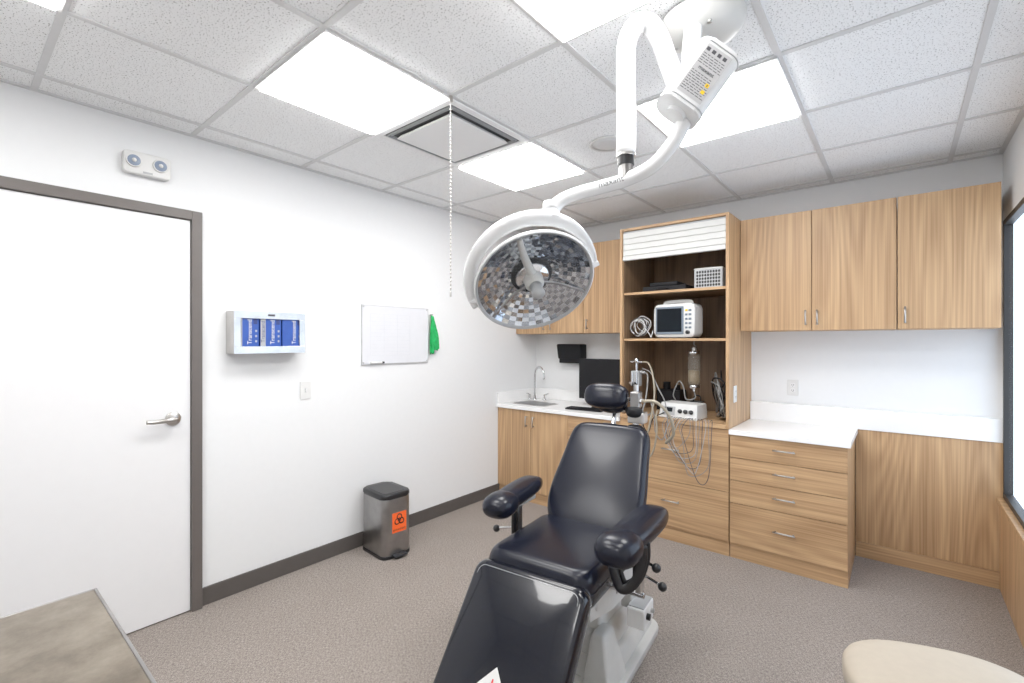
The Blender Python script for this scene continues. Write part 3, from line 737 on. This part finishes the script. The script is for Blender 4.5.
rim = [Vector((x, y, .508)) for x, y in so]; rim.append(rim[0]); g.tube(rim, .0035, VINYL, raw=True, seg=6)
T.add('seat', g)
# backrest
yv = Vector((0, .572, .82)).normalized()
MB = frameM((1, 0, 0), yv, Vector((1, 0, 0)).cross(yv), (.012, .20, .555))
half = [(.0, -.03), (.10, -.03), (.18, -.02), (.225, .02), (.246, .08), (.252, .15), (.248, .22), (.236, .32), (.226, .41), (.220, .46), (.208, .51), (.178, .543), (.12, .555), (.0, .558)]
hs = [(q.x, q.y) for q in spline([(a, b, 0) for a, b in half], 3)]
ol = hs[1:-1]+[(-x, y) for x, y in hs[::-1]][0:-1]
g = G(); g.pad(ol, -.04, .045, VINYL, M=MB, crown=.012, edge=.045, c=(0, .26))
olc = [Vector((x, y, .0025)) for x, y in ol]; olc.append(olc[0])
g.tube(olc, .0035, VINYL, raw=True, seg=6, M=MB)
T.add('backrest', g)
g = G(); sh = [(x*.82, .03+y*.9) for x, y in ol]; g.slab(sh, -.06, -.03, BLACK, .01, M=MB)
g.box((-.05, .1, -.10), (.05, .45, -.06), LGREY, .01, M=MB)
g.tube([(.05, .26, .44), (.05, .36, .52), (.04, .44, .70)], .02, STEEL); g.tube([(-.05, .26, .44), (-.05, .36, .52), (-.04, .44, .70)], .02, STEEL)
T.add('back_shell', g)
# headrest
g = G()
Mh = frameM((1, 0, 0), (0, .35, .94), Vector((1, 0, 0)).cross(Vector((0, .35, .94)).normalized()), (-.045, .565, 1.165))
g.sell((0, 0, 0), (.128, .072, .05), VINYL, e1=.75, e2=.7, M=Mh)
g.sell((0.02, -.02, -.05), (.09, .065, .035), VINYL, e1=.8, e2=.8, M=Mh)
hr = T.add('headrest', g)
g = G(); g.tube([(0, .50, .93), (0, .56, 1.02), (-.01, .61, 1.10), (-.02, .62, 1.14)], .013, CHROME); g.box((-.05, .48, .985), (.03, .54, 1.02), STEEL, .005)
g.cyl((-.06, .60, 1.09), (.05, .60, 1.09), .015, STEEL); g.sphere((.07, .60, 1.09), .018, BLACK)
T.add('headrest_bracket', g, parent=hr, label='chrome headrest bracket')
g = G()
g.cyl((.13, .55, 1.02), (.10, .58, 1.16), .016, CHROME); g.box((.09, .53, 1.03), (.18, .60, 1.09), STEEL, .006); g.cyl((.09, .58, 1.15), (.16, .56, 1.15), .018, CHROME)
g.box((.10, .54, 1.11), (.15, .60, 1.20), DSTEEL, .008); g.cyl((.125, .57, 1.20), (.125, .57, 1.235), .014, STEEL)
g.tube([(.16, .56, 1.15), (.24, .55, 1.15), (.30, .58, 1.08), (.31, .62, .98), (.26, .66, .92)], .008, BEIGE)
g.sell((.125, .54, 1.09), (.045, .03, .03), MATBLK, e1=.8)
g.sell((.13, .54, .99), (.05, .03, .035), MATBLK, e1=.8)
T.add('mask_holder', g, label='chrome clamp with breathing hose')
def arm(a, b, s_, strap, k_=1.0):
    a = Vector(a); b = Vector(b); d = (b-a); L = d.length; d.normalize()
    side = Vector((d.y, -d.x, 0)).normalized()
    M = frameM(side, d, side.cross(d), (a+b)/2)
    g = G(); g.sell((0, 0.02, 0), (.066*k_, L/2, .046*k_), VINYL, e1=.8, e2=.62, M=M, nu=40)
    g.sell((0, -L/2+.060, -.006), (.076*k_, .092, .056*k_), VINYL, e1=.85, e2=.75, M=M)
    o = T.add('armrest', g)
    g = G(); m = a.lerp(b, .55)
    g.box((m.x-.012, m.y-.02, .45), (m.x+.012, m.y+.02, m.z-.03), STEEL, .004)
    g.box((m.x-.03, m.y-.12, m.z-.06), (m.x+.03, m.y+.12, m.z-.038), LGREY, .004)
    g.cyl((s_*.2, m.y, .44), (m.x+s_*.02, m.y, .44), .013, CHROME)
    T.add('armrest_post', g, parent=o)
    g = G()
    q = Vector((m.x, m.y-.04, m.z-.10))
    g.cyl(q, q+Vector((s_*.085, -.03, -.01)), .006, CHROME); g.sphere(q+Vector((s_*.09, -.032, -.011)), .018, BLACK)
    q2 = Vector((m.x, m.y-.02, m.z-.17)); g.cyl(q2, q2+Vector((s_*.10, -.02, -.02)), .006, CHROME); g.sphere(q2+Vector((s_*.105, -.022, -.022)), .018, BLACK)
    g.cyl((m.x, m.y-.04, m.z-.20), (m.x, m.y-.04, m.z-.04), .014, BLACK)
    T.add('adjustment_knob', g, parent=o, label='black ball knobs on chrome rods')
    if strap:
        g = G(); c = a.lerp(b, .28)
        for off in (0, .04):
            pts = [(c.x-.05, c.y+off, c.z-.03), (c.x-.055, c.y+off-.01, c.z-.10), (c.x-.02, c.y+off-.02, c.z-.185), (c.x+.03, c.y+off-.01, c.z-.16), (c.x+.058, c.y+off, c.z-.08), (c.x+.06, c.y+off, c.z-.01)]
            g.tube(pts, .008, BLACK, flat=2.4, seg=10)
        T.add('wrist_strap', g, parent=o, label='black wrist strap loop')
arm((-.275, -.19, .715), (-.315, .24, .725), -1, False)
arm((.335, -.31, .705), (.358, .17, .715), 1, True, 1.1)
# legrest
yl = Vector((0, .62, .785)).normalized()
MLg = frameM((1, 0, 0), yl, Vector((1, 0, 0)).cross(yl), (0, -.31, .530))
g = G(); g.pad(dense(rrect(-.258, -.60, .258, .010, .05)), -.045, .038, VINYLG, M=MLg, crown=.014, edge=.035, c=(0, -.28))
lg = T.add('legrest', g, label='dark navy pad glossy under its clear cover')
g = G()
ro = dense(rrect(-.262, -.604, .262, .014, .052)); rp = [Vector((x, y, -.002)) for x, y in ro]; rp.append(rp[0])
g.tube(rp, .0035, CLEAR, raw=True, seg=8, M=MLg)
ri = dense(rrect(-.228, -.57, .228, -.020, .03)); rp = [Vector((x, y, .0395)) for x, y in ri]; rp.append(rp[0])
g.tube(rp, .0016, GREYP, raw=True, seg=6, M=MLg)
T.add('legrest_cover', g, parent=lg, label='clear glossy vinyl cover seam and welt')
g = G(); g.ngon([(0, .07), (.06, 0), (0, -.07), (-.06, 0)], PLAST, MLg @ Matrix.Translation((.0, -.40, .055)))
g.text('!', .06, RED, MLg @ Matrix.Translation((.0, -.39, .057)))
T.add('sticker', g, parent=lg, label='white diamond sticker with red print')
g = G(); g.box((-.2, -.5, -.062), (.2, -.05, -.045), LGREY, .005, M=MLg); g.box((-.16, -.40, -.09), (-.12, -.02, -.06), LGREY, .004, M=MLg); g.box((.12, -.40, -.09), (.16, -.02, -.06), LGREY, .004, M=MLg)
T.add('legrest_frame', g, parent=lg)

# ------------------------------------------------------------------ surgical lamp
T = Thing('surgical_lamp', 'white ceiling-mounted surgical lamp with counterbalanced arm and faceted reflector', 'surgical lamp', (-.674, 1.388, 0), rot=39.5)
c0 = Vector((.305, .155, H))
g = G(); g.lathe([(0, -.075), (.05, -.074), (.09, -.066), (.12, -.05), (.138, -.028), (.142, -.007)], SHUT, M=Matrix.Translation(c0), seg=48)
for k in range(3):
    a = 2*math.pi*k/3+.4; g.cyl(c0+Vector((.09*math.cos(a), .09*math.sin(a), -.07)), c0+Vector((.09*math.cos(a), .09*math.sin(a), -.058)), .008, STEEL)
g.cyl(c0+Vector((-.05, -.05, -.05)), (.215, .055, 2.26), .030, LAMPW); g.sphere((.215, .055, 2.255), .034, LAMPW)
T.add('ceiling_canopy', g)
g = G()
g.tube([(0, 0, 2.065), (0, 0, 2.2), (0, 0, 2.36), (.006, 0, 2.43), (.035, 0, 2.478), (.075, .003, 2.482), (.11, .01, 2.44), (.145, .025, 2.37), (.18, .04, 2.30), (.215, .055, 2.25)], .030, LAMPW, seg=24)
T.add('suspension_tube', g)
g = G(); g.cyl((0, 0, 2.058), (0, 0, 2.066), .0305, STEEL); g.cyl((0, 0, 2.03), (0, 0, 2.058), .026, BLACK); g.cyl((0, 0, 1.985), (0, 0, 2.032), .022, DSTEEL)
T.add('swivel_joint', g)
g = G()
AP = [(.15, -.135, 2.14), (.135, -.120, 2.10), (.112, -.10, 2.055), (.065, -.06, 2.005), (0, 0, 1.985), (-.079, .02, 1.967), (-.15, .035, 1.952), (-.205, .045, 1.93), (-.236, .045, 1.89)]
g.tube(AP, .022, LAMPW, seg=20)
Mt = frameM((1, -.22, .23), (-.23, 0, 1), Vector((1, -.22, .23)).cross(Vector((-.23, 0, 1))), (-.052, -.018, 1.973))
g.text('maxant', .027, INK, Mt, ext=.0012)
arm_ = T.add('balance_arm', g)
# counterweight housing (rounded box)
a = Vector((.112, -.14, 2.130)); b = Vector((.228, -.14, 2.292)); L = (b-a).length
ax = (b-a).normalized(); nrm = Vector((-.12, -1, -.16)); nrm = (nrm-ax*nrm.dot(ax)).normalized()
wr = ax.cross(nrm)
if wr.x < 0: wr = -wr
HW, HD = .066, .056
Mbx = frameM(wr, nrm, ax, a)
g = G(); g.slab(rrect(-HW, -HD, HW, HD, .034, 7), 0, L, LAMPW, .006, M=Mbx, seg=3, smooth=False)
g.slab(rrect(-HW-.0015, -HD-.0015, HW+.0015, HD+.0015, .035, 7), .010, .0125, GREYP, M=Mbx, smooth=False)
g.slab(rrect(-HW-.0015, -HD-.0015, HW+.0015, HD+.0015, .035, 7), L-.014, L-.0115, GREYP, M=Mbx, smooth=False)
g.cyl(b-ax*.004, b+ax*.006, .014, GREYP); g.cyl(a-ax*.012, a+ax*.002, .03, LAMPW)
def plane(off): return lambda c: a+ax*c.y+wr*c.x+nrm*(HD+off+c.z)
def patch(x0, x1, y0, y1, off, m):
    t = bmesh.new(); f = plane(off); t.faces.new([t.verts.new(f(Vector(q))) for q in ((x0, y0, 0), (x1, y0, 0), (x1, y1, 0), (x0, y1, 0))]); g.merge(t, m)
patch(-.040, .040, .022, L-.022, .0006, mat('label_grey', (.55, .55, .56), .4, var=.01))
for f_ in g.bm.faces: f_.smooth = False
cw = T.add('counterweight', g, parent=arm_)
g = G()
for k in range(4): patch(-.036+.018*k, -.025+.018*k, L-.042, L-.031, .0012, INK)
random.seed(9)
y_ = L-.050; row = 0
while y_ > .034:
    if row == 5:
        g.text('maxant', .017, INK, None, ext=.0003, fn=lambda c, yy=y_-.006: plane(.0014)(Vector((c.x, c.y+yy, c.z)))); y_ -= .020
    else:
        x_ = -.036
        while x_ < .030:
            w_ = random.uniform(.005, .015); patch(x_, min(x_+w_, .037), y_-.0022, y_, .0012, INK); x_ += w_+.003
        y_ -= .0072
    row += 1
patch(.020, .031, .070, .081, .0016, YELLOW); patch(.020, .031, .048, .059, .0016, YELLOW); patch(.024, .027, .072, .078, .0019, INK)
T.add('rating_label', g, parent=cw, label='printed rating label with warning symbols')
# head
hc = Vector((-.282, .16, 1.672)); n_ = Vector((.2, -.68, -.70)).normalized(); u_ = Vector((.955, -.01, .285)); u_ = (u_-n_*u_.dot(n_)).normalized(); v_ = n_.cross(u_)
MH = frameM(u_, v_, n_, hc)
g = G(); g.lathe([(.212, .004), (.216, .002), (.217, -.004), (.213, -.012), (.19, -.034), (.12, -.064), (.0, -.078)], LAMPW, M=MH, seg=64)
g.lathe([(.212, .004), (.206, .003), (.203, -.004)], GREYP, M=MH, seg=64)
hd = T.add('lamp_head', g)
g = G(); NR, NS = 10, 44; base = []
for i in range(NR+1):
    r = .203-.145*i/NR; zc = -.058*(1-(r/.203)**2)-.003
    base.append((r, zc))
for par, m_ in ((0, MIRROR), (1, MIRROR2)):
    t = bmesh.new()
    for i in range(NR):
        for k in range(NS):
            key = ((i+k) % 2 == 0)
            if key != (par == 1): continue
            j1 = .0011*math.sin(i*5.1+k*3.7); j2 = .0011*math.cos(i*3.3+k*4.9)
            (ra_, za), (rb_, zb) = base[i], base[i+1]
            a0, a1 = 2*math.pi*k/NS, 2*math.pi*(k+1)/NS
            t.faces.new([t.verts.new(q) for q in ((ra_*math.cos(a0), ra_*math.sin(a0), za+j1), (ra_*math.cos(a1), ra_*math.sin(a1), za-j2), (rb_*math.cos(a1), rb_*math.sin(a1), zb-j1), (rb_*math.cos(a0), rb_*math.sin(a0), zb+j2))])
    g.merge(t, m_, MH, False)
g.lathe([(.060, -.0555), (.045, -.062), (0, -.063)], BLACK, M=MH, seg=24)
T.add('reflector', g, parent=hd, label='faceted silver mirror reflector')
g = G(); g.lathe([(0, -.062), (.046, -.062), (.046, -.042), (.036, -.03), (.034, .0), (.026, .012), (0, .012)], LGREY, M=MH, seg=24)
g.lathe([(.0, -.028), (.058, -.032), (.064, -.040), (.03, -.045)], CHROME, M=MH, seg=24)
g.lathe([(.0, -.046), (.074, -.049), (.078, -.054), (.05, -.058)], MATBLK, M=MH, seg=24)
g.tube([(0, .03, -.025), (-.01, .09, -.03), (-.015, .15, -.022), (-.016, .195, -.008)], [.016, .014, .011, .009], LGREY, M=MH)
for k in range(2):
    a_ = 2*math.pi*(k+1.5)/3+.5; g.tube([(.02*math.cos(a_), .02*math.sin(a_), -.02), (.1*math.cos(a_), .1*math.sin(a_), -.028), (.202*math.cos(a_), .202*math.sin(a_), -.006)], .0050, DSTEEL, M=MH)
T.add('bulb_holder', g, parent=hd)
g = G(); g.lathe([(.203, .001), (.15, .006), (.08, .012), (.034, .014)], DOME, M=MH, seg=64); T.add('lens_cover', g, parent=hd, label='clear glass lamp cover')
g = G(); g.lathe([(0, .012), (.023, .012), (.020, .03), (.024, .052), (.018, .062), (0, .064)], GREYP, M=MH, seg=24); T.add('aiming_handle', g, parent=hd, label='grey aiming handle')
g = G()
pts = [MH @ Vector((.227*math.cos(t_), .233*math.sin(t_), -.018-.036*math.sin(t_))) for t_ in [math.radians(-2+190*k/24) for k in range(25)]]
g.tube(pts, [.007, .015, .024, .030, .030, .028, .027, .024, .013], LAMPW, n=2, seg=20, flat=.8)
for s1 in (0, math.pi): g.cyl(MH @ Vector((.212*math.cos(s1), 0, -.008)), MH @ Vector((.235*math.cos(s1), 0, -.014)), .011, LAMPW)
ja = math.radians(62); j = MH @ Vector((.227*math.cos(ja), .233*math.sin(ja), -.018-.036*math.sin(ja)))
g.tube([(-.236, .045, 1.905), (Vector((-.236, .045, 1.905))+j)/2+Vector((0, 0, .004)), j], [.023, .025, .030], LAMPW, n=4, seg=20); g.cyl((-.236, .045, 1.93), (-.236, .045, 1.90), .027, LAMPW, bev=.006)
T.add('yoke', g, parent=hd, label='curved white yoke around the lamp head')

# ------------------------------------------------------------------ world + camera
wd = bpy.data.worlds.new('World'); sc.world = wd; wd.use_nodes = True
bg = wd.node_tree.nodes['Background']; bg.inputs['Color'].default_value = (.72, .84, 1.0, 1); bg.inputs['Strength'].default_value = 2.6
cam = bpy.data.cameras.new('camera'); co = bpy.data.objects.new('camera', cam); COL.objects.link(co)
co.location = (0, 0, 1.47); co.rotation_euler = (math.radians(90), 0, math.radians(39.5))
cam.sensor_width = 36; cam.lens = 471/1024*36; cam.clip_start = .02
sc.camera = co
